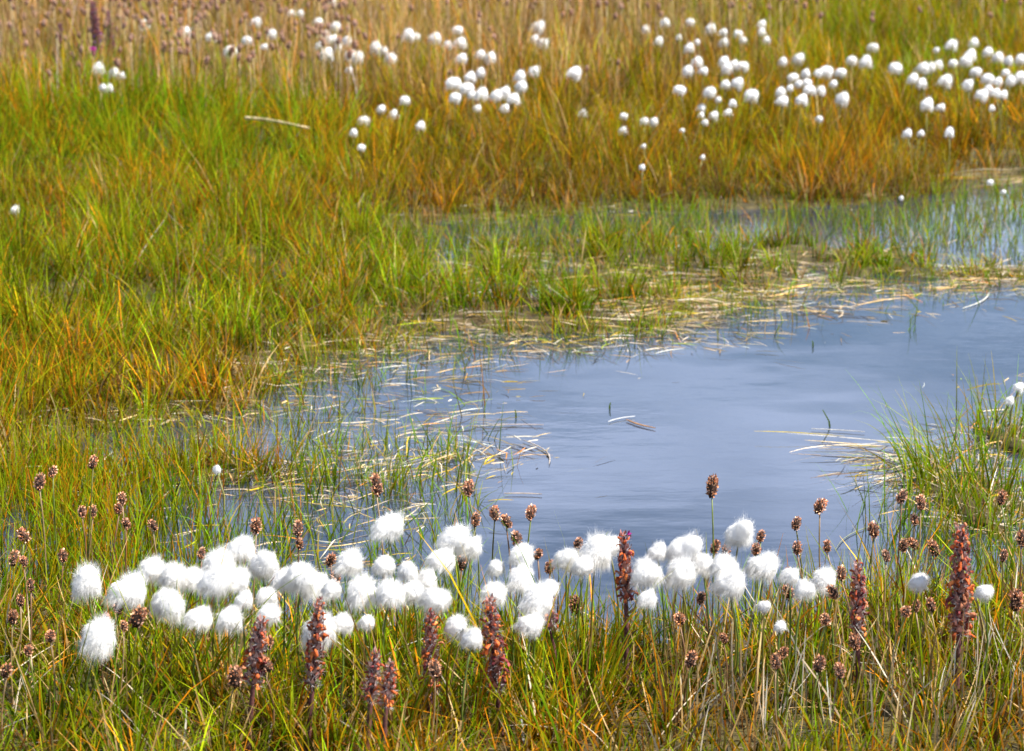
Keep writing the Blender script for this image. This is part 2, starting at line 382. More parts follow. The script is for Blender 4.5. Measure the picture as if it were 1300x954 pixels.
# ------------------------------------------------------------------ blades standing in the water
def emergent():
    acc = Acc()
    def put(x, y, L, w, lean=0.25, curve=0.5, wd=(.0016, .003), azf=None):
        n = len(x)
        if n == 0: return
        c0, c1, _ = colours(np.tile(w, (n, 1)), n)
        az = rng.uniform(0, 2*math.pi, n) if azf is None else azf(n)
        z = np.minimum(sample(HH, x, y), -0.004)
        acc.add(*ribbons(np.stack([x, y, np.full(n, -0.012)], 1), az, np.abs(rng.normal(0.1, lean, n)), np.abs(rng.normal(.25, curve, n)), L*rng.uniform(.5, 1.35, n), rng.uniform(*wd, n), c0*1.15, c1, 5))
    def region(u0, v0, u1, v1, n, thr, sc=0.12, seed=70, edge=0.0):
        x, y, u, v = scatter(u0, v0, u1, v1, n)
        cl = vnoise(x, y, sc, seed)*.6+vnoise(x, y, sc*.3, seed+1)*.4
        k = (cl > thr) & (sample(SD, x, y) > -0.02)
        return x[k], y[k], u[k], v[k]
    G = W(green=5, lush=4, olive=1.2, straw=.4, rust=.3)
    # back channel
    x, y, u, v = region(470, 240, 1420, 350, 4800, .42, .14, 70)
    k = rng.random(len(x)) < np.clip(1.1-0.5*sstep(900, 1150, u)*sstep(0.55, 0.4, vnoise(x, y, .4, 71)), 0, 1)
    put(x[k], y[k], np.full(k.sum(), .062), G)
    # in front of the islet, thinning out with the distance from shore
    x, y, u, v = region(420, 350, 1400, 450, 7500, .43, .10, 74)
    sd = sample(SD, x, y); k = rng.random(len(x)) < np.exp(-np.maximum(sd, 0)/0.07)
    put(x[k], y[k], np.full(k.sum(), .052), G, .45, .9)
    # left marsh
    x, y, u, v = region(-120, 430, 640, 660, 9500, .44, .11, 78)
    sd = sample(SD, x, y); k = rng.random(len(x)) < 0.75*np.exp(-np.maximum(sd, 0)/0.16)*(1-0.6*sstep(420, 600, u))
    put(x[k], y[k], np.full(k.sum(), .07), W(green=5, lush=3, olive=2, rust=.8, straw=.8), .4, .9)
    x, y, u, v = region(-150, 590, 430, 790, 4600, .40, .09, 82)
    k = rng.random(len(x)) < (1-.95*sstep(110, 320, u))*.85
    put(x[k], y[k], np.full(k.sum(), .088), W(green=5, lush=2, olive=2.6, rust=1.8), .25, .45)
    x, y, u, v = region(200, 560, 600, 830, 1500, .47, .07, 83)
    put(x, y, np.full(len(x), .07), G, .35, .5)
    # near shore fringe
    x, y, u, v = region(-100, 730, 1400, 850, 5000, .36, .06, 86)
    sd = sample(SD, x, y); k = rng.random(len(x)) < np.exp(-np.maximum(sd, 0)/0.035)
    put(x[k], y[k], np.full(k.sum(), .085), G, .2, .4)
    x, y, u, v = region(1010, 640, 1420, 800, 1700, .48, .08, 87)
    k = rng.random(len(x)) < .5*sstep(1040, 1200, u)
    put(x[k], y[k], np.full(k.sum(), .09), G, .25, .45)
    # loose blades on open water, seen in the photograph one by one
    pts = [(545, 590), (560, 560), (505, 540), (520, 560), (480, 560), (585, 560), (605, 640), (560, 640), (620, 655), (470, 520), (610, 520), (520, 480), (575, 480),
           (640, 450), (470, 650), (540, 620), (505, 600), (450, 600), (430, 560), (655, 590), (500, 520), (545, 500), (420, 610), (475, 700), (580, 700), (840, 430), (870, 425), (1155, 420), (1160, 410)]
    for (a, b) in pts:
        p = at(a, b); m = random.randint(2, 4)
        put(p[0]+rng.normal(0, .006, m), p[1]+rng.normal(0, .006, m), np.full(m, .05), G, .45, .6)
    return acc
link('water_sedge', emergent().mesh('water_sedge', M_grass), kind='stuff', label='thin green sedge blades rising out of the shallow pond water', cat='sedge')

# ------------------------------------------------------------------ dead straw lying on the water and at the shore
def litter():
    acc = Acc()
    def lay(x, y, L, az, w=None, z=(-0.004, 0.006), wd=(.0008, .0018), cv=.3, tilt=.05):
        n = len(x)
        if n == 0: return
        c0, c1, _ = colours(np.tile(W(pale=3.4, straw=2.6, brown=1.2, olive=1.6, rust=.15, green=.5) if w is None else w, (n, 1)), n)
        zz = np.maximum(sample(HH, x, y)+.004, 0)+rng.uniform(*z, n)
        # flat polyline with sideways bend
        ns = 5; V = np.zeros((n, ns+1, 2, 3)); C = np.zeros((n, ns+1, 2, 3)); L = L*.85; px, py = x.copy(), y.copy(); a = az.copy(); wv = rng.uniform(*wd, n); bend = rng.normal(0, cv, n)/ns
        ti = rng.normal(0, tilt, n); roll = rng.normal(0, .5, n)
        for k in range(ns+1):
            t = k/ns; ww = wv*(1-.7*abs(2*t-1)**3)/2
            sx, sy = -np.sin(a), np.cos(a); z_ = zz+np.abs(ti)*L*t*(1-t*0.6)*.5
            V[:, k, 0] = np.stack([px-sx*ww, py-sy*ww, z_-ww*roll], 1); V[:, k, 1] = np.stack([px+sx*ww, py+sy*ww, z_+ww*roll], 1)
            C[:, k, :] = (c0*(.4-.4*t)+c1*(.6+.4*t))[:, None]
            px = px+np.cos(a)*L/ns; py = py+np.sin(a)*L/ns; a = a+bend+rng.normal(0, .06, n)
        base = (np.arange(n)*(ns+1)*2)[:, None]+np.arange(ns)[None]*2
        acc.add(V.reshape(-1, 3), np.stack([base, base+1, base+3, base+2], -1).reshape(-1, 4), C.reshape(-1, 3))
    # along all shores
    def shore(u0, v0, u1, v1, n, s_in, s_out, L=.07, wd=(.0008, .0018)):
        x, y, u, v = scatter(u0, v0, u1, v1, n); sd = sample(SD, x, y)
        p = np.where(sd > 0, np.exp(-sd/s_in), np.exp(sd/s_out))*np.clip((vnoise(x, y, .12, 91)-.2)*1.6, 0.05, 1)
        k = rng.random(len(x)) < p; x, y = x[k], y[k]; n = len(x)
        lay(x, y, np.clip(rng.normal(L, L*.6, n)*.85, .025, .2), rng.normal(0, 1.1, n)+np.pi*(rng.random(n) < .5), wd=wd, tilt=.12)
    shore(420, 330, 1420, 450, 19000, .075, .06)
    shore(440, 215, 1420, 345, 4500, .05, .05, .05)
    shore(-150, 425, 560, 640, 7500, .08, .06, .05)
    shore(-150, 640, 420, 790, 800, .08, .04, .06)
    shore(900, 740, 1420, 850, 900, .05, .04, .05)
    # rafts: (centre u, v, spread u, spread v, number, direction, jitter, length)
    for (cu, cv_, su, sv, n, a, ja, L) in (
            (470, 560, 110, 40, 130, .1, .5, .05), (530, 592, 75, 9, 130, 1.1, .45, .06), (600, 578, 55, 7, 50, 2.2, .4, .07), (450, 610, 70, 14, 120, 1.0, .8, .05),
            (470, 660, 60, 24, 110, 1.1, .7, .05), (540, 545, 40, 14, 60, .2, .6, .05), (560, 470, 90, 30, 90, .1, .5, .05), (480, 480, 80, 30, 110, .0, .6, .05),
            (700, 437, 110, 9, 200, -.9, .6, .06), (860, 422, 80, 7, 100, -.9, .4, .06), (980, 393, 90, 6, 110, -.5, .5, .07), (1130, 368, 120, 4, 110, .1, .5, .07),
            (1200, 375, 80, 14, 60, .3, .8, .04), (300, 610, 90, 16, 160, .1, .5, .06), (250, 690, 110, 40, 90, .1, .6, .06), (420, 715, 60, 14, 40, .1, .4, .06),
            (1165, 590, 34, 16, 110, 4.1, .35, .07), (1195, 615, 34, 18, 110, 4.2, .4, .06), (1235, 600, 50, 40, 240, 2.5, 1.2, .05), (1270, 560, 40, 30, 110, 1.5, 1.2, .05), (1135, 600, 22, 10, 26, 3.7, .25, .09), (1130, 580, 30, 10, 30, 3.0, .15, .12), (1280, 650, 40, 30, 200, 2.0, 1.2, .05),
            (1260, 232, 60, 5, 120, .1, .2, .15)):
        n = int(n*(1.6 if cu < 720 or cu > 1150 else 1.2)); u = rng.normal(cu, su, n); v = rng.normal(cv_, sv, n); P = np.array([at(a_, b_) for a_, b_ in zip(u, v)])
        lay(P[:, 0], P[:, 1], np.clip(rng.normal(L, L*.5, n)*.8, .01, .3), rng.normal(a, ja*1.2, n), tilt=.25)
    # bleached bits among the near grass
    x, y, u, v = scatter(-100, 800, 1400, 1010, 420)
    k = sample(SD, x, y) < -.01; x, y = x[k], y[k]; n = len(x)
    c0, c1, _ = colours(np.tile(W(pale=2, straw=3, rust=1.2), (n, 1)), n)
    acc.add(*ribbons(np.stack([x, y, sample(HH, x, y)+.004], 1), rng.uniform(0, 6.28, n), rng.uniform(.3, 1.4, n), rng.normal(.2, .5, n), rng.uniform(.04, .12, n), rng.uniform(.0012, .0028, n), c0, c1, 5, taper=.3))
    x, y, u, v = scatter(840, 815, 1380, 1010, 230)
    k = sample(SD, x, y) < -.01; x, y = x[k], y[k]; n = len(x); c0, c1, _ = colours(np.tile(W(pale=2, straw=4, brown=1.2), (n, 1)), n)
    acc.add(*ribbons(np.stack([x, y, sample(HH, x, y)], 1), rng.uniform(0, 6.28, n), np.abs(rng.normal(0, .22, n)), rng.normal(.1, .2, n), rng.uniform(.05, .13, n), rng.uniform(.0012, .0024, n), c0, c1, 5, taper=.2))
    return acc
link('dead_straw', litter().mesh('dead_straw', M_straw), kind='stuff', label='bleached dead straw drifting on the water and caught along the shores', cat='straw')

# ------------------------------------------------------------------ tussocks standing in the pond
def tussock(name, u, v, ru, rv, n, L, w, label, lean=.35, azc=None, azj=3.2, mound=.02, arch=.35):
    c = at(u, v); s = scale_at(c); rx = ru/s; ry = abs(at(u, v-rv)[1]-c[1])
    e = link(name, None, loc=(c[0], c[1], 0), label=label, cat='tussock')
    # mound of matted roots
    def f(d):
        k = 1+.25*math.sin(5*d[0]+3*d[1]+u)+.15*math.sin(11*d[1]-4*d[0])
        return np.array([d[0]*rx*.8*k, d[1]*ry*.8*k, d[2]*mound*k - .012])
    V, Q = blob(1, 1, 1, 28, 10, f); C = np.tile([.07, .055, .018], (len(V), 1))
    link('root_mat', mesh_from('root_mat', V, Q, M_straw, C, True), e)
    rr = np.sqrt(rng.random(n))*np.abs(rng.normal(.9, .25, n)).clip(0, 1.5); th = rng.uniform(0, 6.28, n); x = rr*np.cos(th)*rx; y = rr*np.sin(th)*ry
    cl = vnoise(x+5, y+9, .035, 301+int(u)) > .36; x, y = x[cl], y[cl]; m = len(x)
    c0, c1, _ = colours(np.tile(w, (m, 1)), m)
    az = np.arctan2(y, x)*(1 if azc is None else 0)+(0 if azc is None else azc)+rng.normal(0, azj if azc is not None else 1.2, m)
    acc = Acc(); acc.add(*ribbons(np.stack([x, y, np.full(m, -.008)], 1), az, np.abs(rng.normal(.15, lean, m)), np.abs(rng.normal(arch, .4, m)), L*rng.uniform(.45, 1.3, m), rng.uniform(.0016, .0032, m), c0*1.1, c1*1.05, 6))
    link('blades', acc.mesh('blades', M_grass), e)
    k = m//2; i = rng.integers(0, m, k)
    c0, c1, _ = colours(np.tile(W(pale=2, straw=3, rust=2, brown=1.6), (k, 1)), k)
    acc = Acc(); acc.add(*ribbons(np.stack([x[i], y[i], np.full(k, .004)], 1), rng.uniform(0, 6.28, k), rng.uniform(.7, 1.45, k), rng.uniform(0, .5, k), L*rng.uniform(.3, .8, k), rng.uniform(.0015, .003, k), c0, c1, 4))
    link('dead_blades', acc.mesh('dead_blades', M_straw), e)
    return e
tussock('sedge_tussock', 285, 600, 85, 17, 800, .072, W(green=4, olive=3, rust=3, brown=1, straw=.6), 'low rusty green tussock standing in the water at the left of the pond', mound=.012)
tussock('sedge_tussock', 1235, 640, 80, 50, 330, .125, W(green=5, lush=5, olive=2, straw=.6), 'large airy tussock of long green blades at the right edge of the pond', .35, arch=.6)
tussock('sedge_tussock', 1180, 597, 48, 24, 90, .135, W(green=5, lush=5, olive=2), 'fan of blades leaning left out over open water beside the large right tussock', .5, math.pi, .9, .006, 1.0)
tussock('sedge_tussock', 1285, 560, 55, 26, 190, .11, W(green=5, lush=5, olive=2), 'back clump of thin blades behind the large tussock, holding two small cotton heads', .3)

# ------------------------------------------------------------------ cotton grass
def fluff_mesh(seed, n, tall, cols=True, coarse=False):
    r = np.random.default_rng(seed)
    pk = np.array([r.uniform(.1, .75), r.uniform(-.2, .2), 1.0]); pk /= np.linalg.norm(pk)      # the peak blown to the right
    wind = np.array([r.uniform(-.6, .0), r.uniform(-.15, .15), 0])
    ph = r.uniform(0, 6.28, 4)
    def S(d):
        d = np.atleast_2d(d); k = np.clip(d@pk, 0, 1)
        rr = 1+tall*k**5+.09*np.sin(3*d[:, 0]*1.4+ph[0])+.06*np.sin(4*d[:, 1]+ph[1])+0.03*np.sin(6*d[:, 2]+4*d[:, 0]+ph[2])+.015*np.sin(13*d[:, 0]+9*d[:, 1]+ph[3])
        p = d*rr[:, None]
        p[:, 2] = np.where(p[:, 2] < 0, p[:, 2]*.58, p[:, 2]*.95)
        return p + wind*.25*(d[:, 2:3] < 0)*np.abs(d[:, 2:3])
    V, Q = blob(1, 1, 1, 16 if coarse else 28, 10 if coarse else 18, lambda d: S(d)[0]*.84)
    acc = Acc(); acc.add(V, Q, np.array([1, 1, 1.]))
    d = r.normal(size=(n, 3)); d /= np.linalg.norm(d, axis=1)[:, None]; d = d[(d[:, 2] > -.85)]; n = len(d)
    p = S(d)*r.uniform(.76, .93, (n, 1))
    # clumps share a direction jitter
    cid = np.floor(d*3.6+seed).astype(int); h = (cid[:, 0]*73856093 ^ cid[:, 1]*19349663 ^ cid[:, 2]*83492791) % 997
    jit = r.normal(0, .35, (997, 3))[h]
    cl_ = r.uniform(.55, 1.75, 997)[h]
    peak = np.clip(d@pk, 0, 1)[:, None]**5
    flow = d*.30+np.array([0, 0, -.85])*(1-peak)*(.4+.6*(1-d[:, 2:3].clip(0, 1)))+pk*peak*1.3+wind*.6+jit*.7+r.normal(0, .09, (n, 3))
    flow -= d*np.minimum(0, (flow*d).sum(1))[:, None]
    flow += d*.05
    flow /= np.linalg.norm(flow, axis=1)[:, None]
    L = r.uniform(.12, .34, n)*(1+.6*tall*peak[:, 0])*(1+.8*(d[:, 2] < 0.05))*cl_*np.where(r.random(n) < .05, 1.35, 1)
    wdt = r.uniform(.006, .012, n)*(3 if coarse else 1)
    side = np.cross(flow, r.normal(size=(n, 3))); side /= np.linalg.norm(side, axis=1)[:, None]
    ns = 3; Vv = np.zeros((n, ns+1, 2, 3)); q = p.copy(); f = flow.copy()
    for k in range(ns+1):
        t = k/ns; w = wdt*(1-t*.9)/2
        Vv[:, k, 0] = q-side*w[:, None]; Vv[:, k, 1] = q+side*w[:, None]
        f = f+np.array([0, 0, -.12])+wind*.1; f /= np.linalg.norm(f, axis=1)[:, None]; q = q+f*(L/ns)[:, None]
    base = (np.arange(n)*(ns+1)*2)[:, None]+np.arange(ns)[None]*2
    acc.add(Vv.reshape(-1, 3), np.stack([base, base+1, base+3, base+2], -1).reshape(-1, 4), np.array([1, 1, 1.]))
    return acc.mesh('cotton_fluff', M_cotton, True)
FLUFF = [fluff_mesh(100+i, 6500, t) for i, t in enumerate((.15, .35, .2, .5, .1, .4, .3, .05))]
FLUFF_TALL = [fluff_mesh(200+i, 6500, .85) for i in range(3)]
FLUFF_FAR = [fluff_mesh(300+i, 900, t, coarse=True) for i, t in enumerate((.1, .3, .2, .45, .15, .05))]

def stem_pts(root, top, n=6, bow=.012):
    b = np.array([random.uniform(-bow, bow), random.uniform(-bow, bow), 0])
    return [root*(1-t)+top*t+b*math.sin(math.pi*t) for t in np.linspace(0, 1, n)]
# each tuple: u, v, width px ; near plants stand on the near bank
NEAR_COTTON = [(110, 742, 42), (163, 752, 48), (126, 810, 50), (192, 725, 38), (221, 731, 40), (246, 736, 34), (214, 766, 46), (252, 784, 36), (306, 698, 42), (277, 718, 44), (335, 719, 42), (273, 740, 42),
    (301, 737, 34), (291, 786, 36), (310, 763, 24), (338, 757, 27), (341, 779, 30), (361, 737, 36), (383, 731, 44), (402, 746, 38), (421, 748, 26), (406, 801, 47), (435, 791, 28), (443, 716, 38), (466, 790, 22),
    (459, 753, 42), (491, 671, 38), (488, 718, 32), (495, 753, 40), (518, 725, 28), (524, 751, 36), (540, 739, 32), (553, 760, 40), (576, 685, 36), (560, 710, 36), (597, 694, 34), (579, 796, 32), (599, 812, 28),
    (630, 721, 24), (628, 753, 36), (662, 706, 36), (662, 737, 38), (683, 762, 46), (674, 793, 32), (699, 746, 26), (719, 711, 34), (755, 705, 46), (774, 692, 30), (741, 718, 30), (820, 728, 44), (822, 760, 26),
    (835, 702, 26), (867, 698, 40), (864, 729, 42), (892, 716, 34), (938, 679, 36), (919, 719, 38), (926, 743, 40), (969, 720, 40), (1003, 731, 26), (1021, 748, 28), (1046, 737, 34), (970, 770, 18), (990, 795, 17),
    (1166, 739, 26), (1250, 751, 24)]
TALL = {26: 0, 55: 1, 46: 2, 0: 2, 33: 0, 52: 1}
ORD = ['first', 'second', 'third', 'fourth', 'fifth', 'sixth', 'seventh', 'eighth', 'ninth', 'tenth', 'eleventh', 'twelfth', 'thirteenth', 'fourteenth', 'fifteenth', 'sixteenth', 'seventeenth', 'eighteenth', 'nineteenth', 'twentieth']
def size_word(w, a, b): return 'small' if w < a else ('large' if w > b else 'medium')
def near_zone(u, v):
    if v > 780: return 'standing lowest in the front grass'
    if u < 265: return 'left of the densest front knot'
    if u < 430: return 'in the densest front knot'
    if u < 640: return 'in the front row left of centre'
    if u < 790: return 'around the pink tipped front spikes'
    if u < 905: return 'just right of the upright brown spike'
    if u < 1100: return 'at the thin right end of the row'
    return 'near the tallest right red spike'
def label_all(items, zonef, noun, sizes, group=None):
    """items: (obj, u, v, w). one label for each: zone, size, order from the left within that"""
    zz = {}
    for it in items: zz.setdefault((zonef(it[1], it[2]), size_word(it[3], *sizes)), []).append(it)
    for (z, s), L in zz.items():
        L.sort(key=lambda i: (i[1], i[2]))
        for k, it in enumerate(L):
            if len(L) == 1: it[0]['label'] = f'the only {s} {noun} {z}'
            else: it[0]['label'] = f'{ORD[k]} {s} {noun} from left {z}'
near_items = []
for i, (u, v, w) in enumerate(NEAR_COTTON):
    vr = 850+(v-670)*.78+random.uniform(-8, 10)
    ur = u+random.uniform(-12, 12)
    root = at(ur, vr, .01); root[2] = gz(root[0], root[1]); top = at_y(u, v, root[1]+random.uniform(-.01, .01))
    s = scale_at(top); rad = w/2/s*0.97
    e = link('cotton_grass', None, loc=root, cat='cotton grass', kind='thing', group='white cotton grass heads on the near bank')
    base = top-root - np.array([0, 0, rad*.35])
    pts = stem_pts(np.zeros(3), base)
    V, Q, T = tube(pts, np.linspace(.0013, .0009, len(pts)))
    t_ = np.linspace(0, 1, len(V))[:, None]; c = np.array([.09, .12, .012])*(1-t_)+np.array([.075, .13, .018])*t_
    if random.random() < .3: c = c*np.array([1.6, .9, .8])
    link('stem', mesh_from('stem', V, Q, M_stem, c, True, T), e)
    # sheath leaf
    a = Acc(); q = pts[1]; m = 2
    a.add(*ribbons(np.array([q, pts[0]]), rng.uniform(0, 6.28, m), np.array([.12, .2]), np.array([.3, .5]), np.array([.05, .07]), np.array([.0028, .002]), np.tile([.07, .1, .01], (m, 1)), np.tile([.15, .2, .02], (m, 1)), 5))
    link('leaf', a.mesh('leaf', M_grass), e)
    me = FLUFF_TALL[TALL[i]] if i in TALL else random.choice(FLUFF)
    h = link('cotton_head', me, e, loc=top-root-np.array([0, 0, rad*.08]))
    h.rotation_euler = (random.uniform(-.15, .25), random.uniform(-.12, .3), random.uniform(-.5, .5) if i in TALL else random.uniform(-.9, .9))
    h.scale = (rad*random.uniform(.97, 1.06), rad*random.uniform(.9, 1.05), rad*random.uniform(.88, 1.04))
    V, Q = blob(.0022, .0022, .003, 8, 5); link('receptacle', mesh_from('receptacle', V, Q, M_husk, np.tile([.06, .045, .03], (len(V), 1)), True), e, loc=base+np.array([0, 0, -.0005]))
    near_items.append((e, u, v, w))
label_all(near_items, near_zone, 'white cotton head', (31, 41))

FAR_COTTON = [(183, 32, 17), (234, 42, 19), (268, 48, 15), (293, 66, 18), (313, 52, 14), (325, 29, 14), (344, 44, 15), (336, 60, 10), (370, 18, 12), (381, 18, 12), (404, 29, 14), (420, 3, 15), (426, 35, 17), (412, 47, 17), (405, 60, 14),
    (422, 52, 16), (415, 71, 18), (429, 61, 13), (440, 53, 15), (445, 73, 18), (443, 90, 10), (125, 88, 18), (145, 94, 16), (155, 97, 10), (130, 111, 10), (138, 113, 12), (449, 169, 12), (19, 267, 13), (455, 74, 15), (477, 62, 18), (487, 66, 14),
    (496, 75, 19), (518, 46, 20), (528, 48, 13), (552, 50, 17), (581, 39, 15), (568, 58, 13), (584, 56, 19), (586, 75, 17), (610, 70, 15), (623, 74, 17), (683, 36, 19), (679, 51, 15), (690, 56, 18), (610, 93, 14), (597, 99, 15), (576, 107, 22),
    (593, 113, 20), (578, 125, 16), (599, 121, 13), (611, 121, 18), (606, 138, 12), (630, 122, 18), (641, 118, 18), (652, 127, 17), (641, 138, 14), (660, 98, 17), (662, 110, 18), (679, 91, 18), (729, 94, 21), (514, 128, 14), (484, 139, 13),
    (500, 146, 15), (462, 154, 16), (459, 188, 11), (534, 161, 13), (740, 145, 13), (792, 148, 11), (791, 167, 13), (818, 155, 13), (830, 155, 13), (866, 166, 7), (817, 186, 7), (815, 213, 8), (820, 38, 12), (844, 30, 14), (836, 53, 14),
    (862, 48, 9), (876, 29, 13), (875, 62, 14), (885, 80, 17), (873, 91, 17), (863, 115, 17), (885, 54, 9), (902, 38, 15), (918, 42, 13), (919, 55, 15), (937, 44, 13), (943, 52, 11), (967, 32, 14), (967, 42, 13), (973, 52, 12), (893, 91, 13),
    (919, 79, 16), (923, 88, 18), (931, 83, 13), (943, 85, 17), (921, 108, 14), (936, 107, 16), (901, 118, 17), (912, 127, 9), (930, 132, 12), (954, 122, 20), (890, 138, 13), (890, 147, 9), (906, 148, 12), (895, 156, 10), (924, 144, 12),
    (892, 200, 7), (994, 79, 13), (1014, 75, 17), (1007, 99, 15), (1023, 94, 14), (1014, 107, 12), (1025, 106, 13), (1003, 112, 10), (991, 118, 16), (993, 129, 16), (1018, 128, 16), (1028, 115, 17), (1042, 116, 15), (1039, 93, 12),
    (1049, 92, 19), (1067, 93, 16), (1058, 107, 12), (1069, 127, 18), (1040, 152, 11), (1081, 78, 15), (1099, 80, 17), (1108, 61, 15), (1137, 87, 18), (1067, 204, 9), (1159, 101, 15), (1170, 107, 16), (1172, 87, 18), (1181, 87, 15),
    (1191, 83, 14), (1189, 64, 9), (1208, 58, 18), (1200, 104, 20), (1210, 81, 12), (1226, 78, 17), (1232, 71, 15), (1236, 55, 13), (1239, 92, 16), (1229, 108, 16), (1254, 67, 14), (1267, 74, 17), (1280, 78, 12), (1295, 76, 15),
    (1254, 101, 17), (1267, 104, 14), (1277, 93, 11), (1283, 103, 15), (1295, 99, 18), (1246, 122, 17), (1255, 115, 14), (1264, 118, 14), (1273, 121, 13), (1259, 138, 10), (1177, 134, 17), (1194, 137, 12), (1152, 170, 13), (1169, 170, 10),
    (1205, 169, 14), (1257, 232, 9), (1274, 244, 7), (1144, 252, 6), (275, 597, 12), (1293, 493, 14), (1282, 509, 14)]
def far_zone(u, v):
    if u == 275: return 'on the low tussock in the left water'
    if u in (1293, 1282) and v > 400: return 'above the right tussock over the pond'
    if v > 195: return 'low by the far shore of the channel'
    if u < 160 and v < 130: return 'in the tiny group at the far left'
    if u < 60: return 'alone in the olive grass at far left'
    if u < 360: return 'spread among upper left dry stalks'
    if u < 465 and v < 120: return 'in the bunch amid upper left dry stalks'
    if v > 126 and u < 560: return 'on the slope below the middle bunches'
    if u < 640 and v < 85: return 'in the back row of the upper middle'
    if u < 700 and v > 85: return 'in the packed bunch of the upper middle'
    if u < 700: return 'in the trio behind the packed bunch'
    if u < 850 and v > 85: return 'between the middle and right far bunches'
    if u < 985 and v < 70: return 'in dry stalks behind the right centre bunch'
    if u < 985 and v < 116: return 'in the right centre bunch'
    if u < 985: return 'just below the right centre bunch'
    if u < 1145 and v < 100: return 'at the back of the loose right bunch'
    if u < 1145: return 'at the front of the loose right bunch'
    if v > 126: return 'below the thick right edge bunch'
    if u < 1222: return 'in the right edge bunch, left half'
    return 'in the right edge bunch, right half'
far_items = []
for i, (u, v, w) in enumerate(FAR_COTTON):
    if v > 400: h0 = .09
    elif v > 195: h0 = .05
    elif v > 135: h0 = .125
    else: h0 = .165
    h0 *= random.uniform(.92, 1.08)
    if v > 195 and v < 300: h0 = .1 if u < 1000 else .05
    top = at(u, v, h0); root = top+np.array([random.uniform(-.015, .015), random.uniform(-.015, .015), 0]); g0 = gz(root[0], root[1]); root[2] = max(g0, -.01)
    s = scale_at(top); rad = w/2/s/1.02
    e = link('cotton_grass', None, loc=root, cat='cotton grass', kind='thing', group='white cotton grass heads across the pond')
    pts = stem_pts(np.zeros(3), top-root-np.array([0, 0, rad*.3]), 4)
    V, Q, T = tube(pts, .0014, 4); link('stem', mesh_from('stem', V, Q, M_stem, np.tile([.16, .15, .03], (len(V), 1)), True, T), e)
    h = link('cotton_head', random.choice(FLUFF_FAR), e, loc=top-root)
    h.rotation_euler = (random.uniform(-.2, .2), random.uniform(-.2, .3), random.uniform(-.7, .7)); h.scale = (rad, rad*random.uniform(.9, 1), rad*random.uniform(.9, 1.1))
    far_items.append((e, u, v, w))
label_all(far_items, far_zone, 'white cotton head', (13, 16))

# ------------------------------------------------------------------ brown seed heads
def seed_mesh(seed, tone, coarse=False):
    """dark egg covered in papery husks, about 1 unit = half length"""
    r = np.random.default_rng(seed); core = Acc(); husk = Acc()
    def f(d):
        k = 1+.12*math.sin(9*d[0]+seed)+.1*math.sin(11*d[2]+7*d[1])
        return d*np.array([.55, .55, 1])*k*(.8 if d[2] > 0 else .9)
    V, Q = blob(1, 1, 1, 10 if coarse else 16, 7 if coarse else 12, f)
    dark = np.array([.05, .03, .022])*(.6+.8*tone)*(3.2 if coarse else 1)
    core.add(V, Q, dark)
    n = 40 if coarse else 150
    for k in range(n):
        z = r.uniform(-1, .95); t = r.uniform(0, 6.28); q = math.sqrt(max(0, 1-z*z))
        p = np.array([q*math.cos(t)*.5, q*math.sin(t)*.5, z*.88]); o = np.array([math.cos(t), math.sin(t), 0])*.8*q+np.array([0, 0, .5+.5*z])+r.normal(0, .25, 3); o /= np.linalg.norm(o)
        sd = np.cross(o, r.normal(size=3)); sd /= np.linalg.norm(sd); L = r.uniform(.16, .38); wd = r.uniform(.05, .13); nn = np.cross(o, sd)*.05
        V = [p-sd*wd*.4, p+sd*wd*.4, p+o*L*.6+sd*wd+nn, p+o*L*.6-sd*wd+nn, p+o*L]
        c = (1.4 if not coarse else 1.0)*np.array([[.52, .22, .10], [.70, .42, .26], [.16, .08, .05], [.42, .25, .18]][r.choice(4, p=[.32, .25, .25, .18])])*r.uniform(.7, 1.2)*(0.75+.5*tone)
        if tone < .35: c = c*.55+np.array([.17, .15, .14])*.8
        husk.add(V, [(0, 1, 2, 3)], c, [(3, 2, 4)])
    return core.mesh('seed_core', M_husk, True), husk.mesh('husks', M_husk)
SEED = [seed_mesh(i, (1.0, .8, .6, .42, .9, .7)[i]) for i in range(6)]
SEED_FAR = [seed_mesh(20+i, 1.1, True) for i in range(3)]
def stalk(u, v, w, hgt, vr, kind, group=None, name='seed_stalk'):
    root = at(u+random.uniform(-14, 14), vr, 0); root[2] = gz(root[0], root[1]); top = at_y(u, v, root[1]); s = scale_at(top)
    e = link(name, None, loc=root, cat='seed stalk', group=group or 'brown seed stalks on the near bank')
    hl = hgt/2/s
    pts = stem_pts(np.zeros(3), top-root-np.array([0, 0, hl*.8]), 6, .01); V, Q, T = tube(pts, np.linspace(.0012, .0008, len(pts)), 5)
    c = random.choice([(.14, .13, .025), (.12, .15, .02), (.26, .17, .08), (.18, .09, .04)])
    link('stalk', mesh_from('stalk', V, Q, M_stem, np.tile(c, (len(V), 1)), True, T), e)
    core, husk = SEED[kind]; d = np.array(pts[-1])-np.array(pts[-2])
    rot = (-math.atan2(d[1], d[2])+random.uniform(-.2, .2), math.atan2(d[0], d[2])+random.uniform(-.5, .5), random.uniform(0, 6))
    o = link('seed_head', core, e, loc=top-root); o.rotation_euler = rot; o.scale = (w/s/1.3, w/s/1.3, hl)
    k = link('husks', husk, o)
    return e
